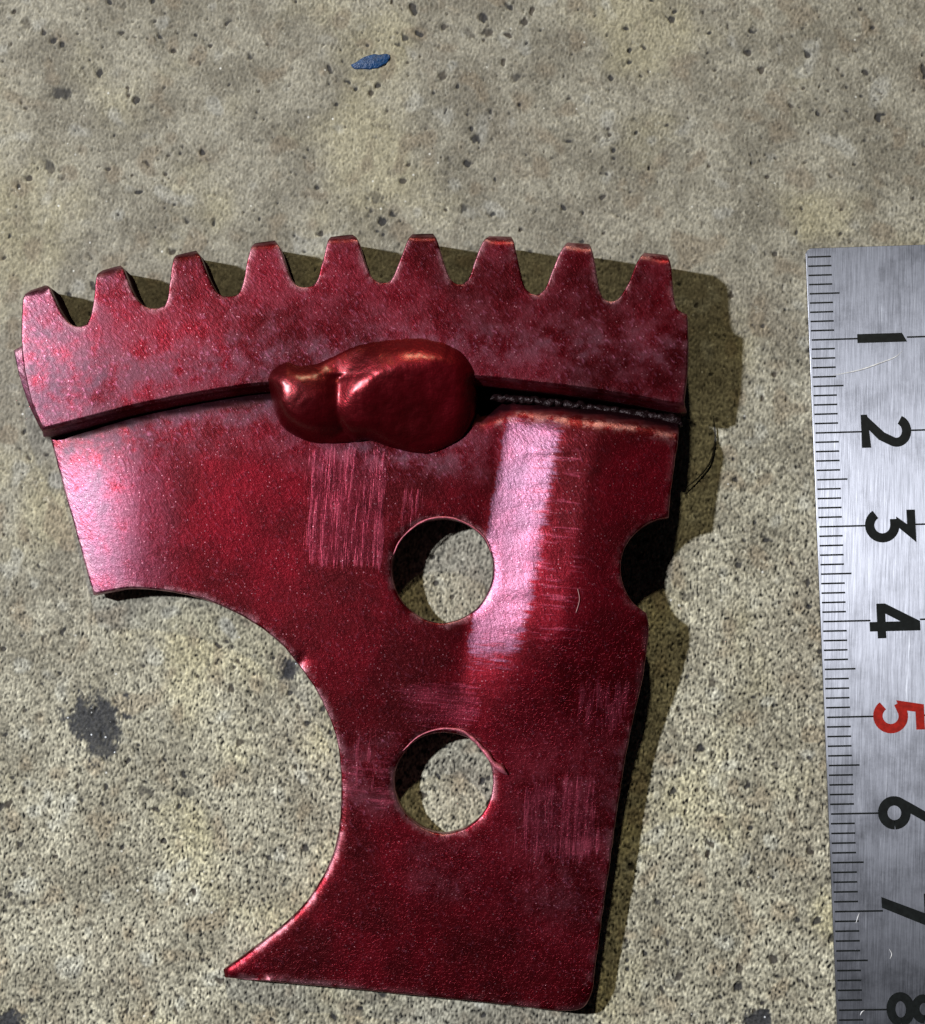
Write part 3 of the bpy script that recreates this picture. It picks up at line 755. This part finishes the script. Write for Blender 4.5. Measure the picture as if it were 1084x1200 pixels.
protos = {}
def tick(kind, c0, c1, s):
    if kind in protos:
        o = protos[kind].copy(); COL.objects.link(o); o.parent = rule
    else:
        o = protos[kind] = tick_mesh('tick_mark', c0, c1)
    d = ey*s; d.z = TILT*s; o.location = d*MM
    return o
for k in range(1, 151):
    s = Z0+k*UNIT/10
    if k % 10 == 0:
        tick('long', 0.25, C0+(0.02 if (k//10) in (3, 6, 8) else 0.10), s)
        tick('tail', C0+HN*1.0, WID-0.2, s)
    elif k % 5 == 0: tick('mid', 0.22, 3.35, s); tick('mid2', WID-2.75, WID-0.2, s)
    else: tick('short', 0.2, 2.62, s); tick('short2', WID-2.0, WID-0.2, s)
# one curved scratch below the 1
sc = [RP(*q_) for q_ in []]
M_SCR = plain('bright_scratch', (0.8, 0.8, 0.82), 0.6, 0.0)
SCR = [((975, 440), (992, 437), (1010, 433), (1030, 426), (1048, 419), (1058, 411), .07), ((1003, 1082), (1005, 1076), (1007, 1070), .06), ((1042, 1112), (1045, 1118), (1043, 1124), .03),
       ((1008, 1190), (1010, 1186), (1013, 1184), .05)]
for sc_ in SCR:
    wd_ = sc_[-1]
    pts = [on_rule(x, y, 0.008) - Vector((A0.x, A0.y, 0)) for x, y in sc_[:-1]]
    tube('scratch', curve3(pts, 6), lambda t: 0.012+wd_*math.sin(math.pi*min(1, t)), M_SCR, rule, seg=5)

# ------------------------------------------------------------------ small litter on the concrete
def blob(name, ptsx, h, mat, label, cat, z=0.0, bevel=0.15, grid=0.4, rough=0.1, **pr):
    c = np.mean(ptsx, 0); loop = ptsx+[ptsx[0]]
    w_ = [on_flat(x, y, h) for x, y in loop]
    poly = np.array(catmull([(p.x, p.y) for p in w_], 0.3)[:-1])
    nz = np.array([[noise.noise(Vector((p[0]*1.3, p[1]*1.3, 2))), noise.noise(Vector((p[0]*1.3, p[1]*1.3, 8)))] for p in poly]); nz2 = np.array([[noise.noise(Vector((p[0]*3.5, p[1]*3.5, 2))), noise.noise(Vector((p[0]*3.5, p[1]*3.5, 8)))] for p in poly]); poly = poly+nz*rough+nz2*rough*0.5
    def zf(xy):
        g = samp(HGT, xy[:, 0], xy[:, 1])
        d = seg_dist(xy, [poly]); return np.maximum(g, -0.12) + h*(0.35+0.65*ss(0, 1.1, d)) + 0.25*h*np.array([noise.noise(Vector((p[0]*1.1, p[1]*1.1, 4))) for p in xy])
    V, F = slab(poly, [], zf, h+0.35, grid=grid, bevel=min(bevel, h*0.8))
    cc = on_flat(*c); o = new_obj(name, build_mesh(name, V-np.array([cc.x, cc.y, 0]), F), mat, label=label, category=cat, **pr)
    o.location = (cc.x*MM, cc.y*MM, 0); return o
blob('paint_chip', [(411, 74), (420, 70), (430, 64), (444, 62), (456, 63), (455, 70), (446, 77), (436, 80), (424, 79), (416, 80)], 0.5, M_BLUE,
     'small dark blue paint chip lying alone on the concrete above the teeth', 'paint chip', rough=0.12)
hx = curve3([(*on_flat(836, 488)[:2], 0.25), (*on_flat(838, 515)[:2], 0.3), (*on_flat(833, 540)[:2], 0.3), (*on_flat(820, 558)[:2], 0.25), (*on_flat(803, 573)[:2], 0.35)], 8)
tube('fibre', hx, lambda t: 0.05+0.05*math.sin(math.pi*t), M_FIBRE, seg=5, label='thin curved dark fibre on the concrete in the shadow right of the plate', category='fibre')
hx = curve3([on_plate(677, 690, .08), on_plate(679, 703, .10), on_plate(675, 718, .08)], 8)
tube('lint', hx, 0.035, M_FIBREL, seg=5, label='short pale lint hair lying on the red plate left of the notch', category='lint')
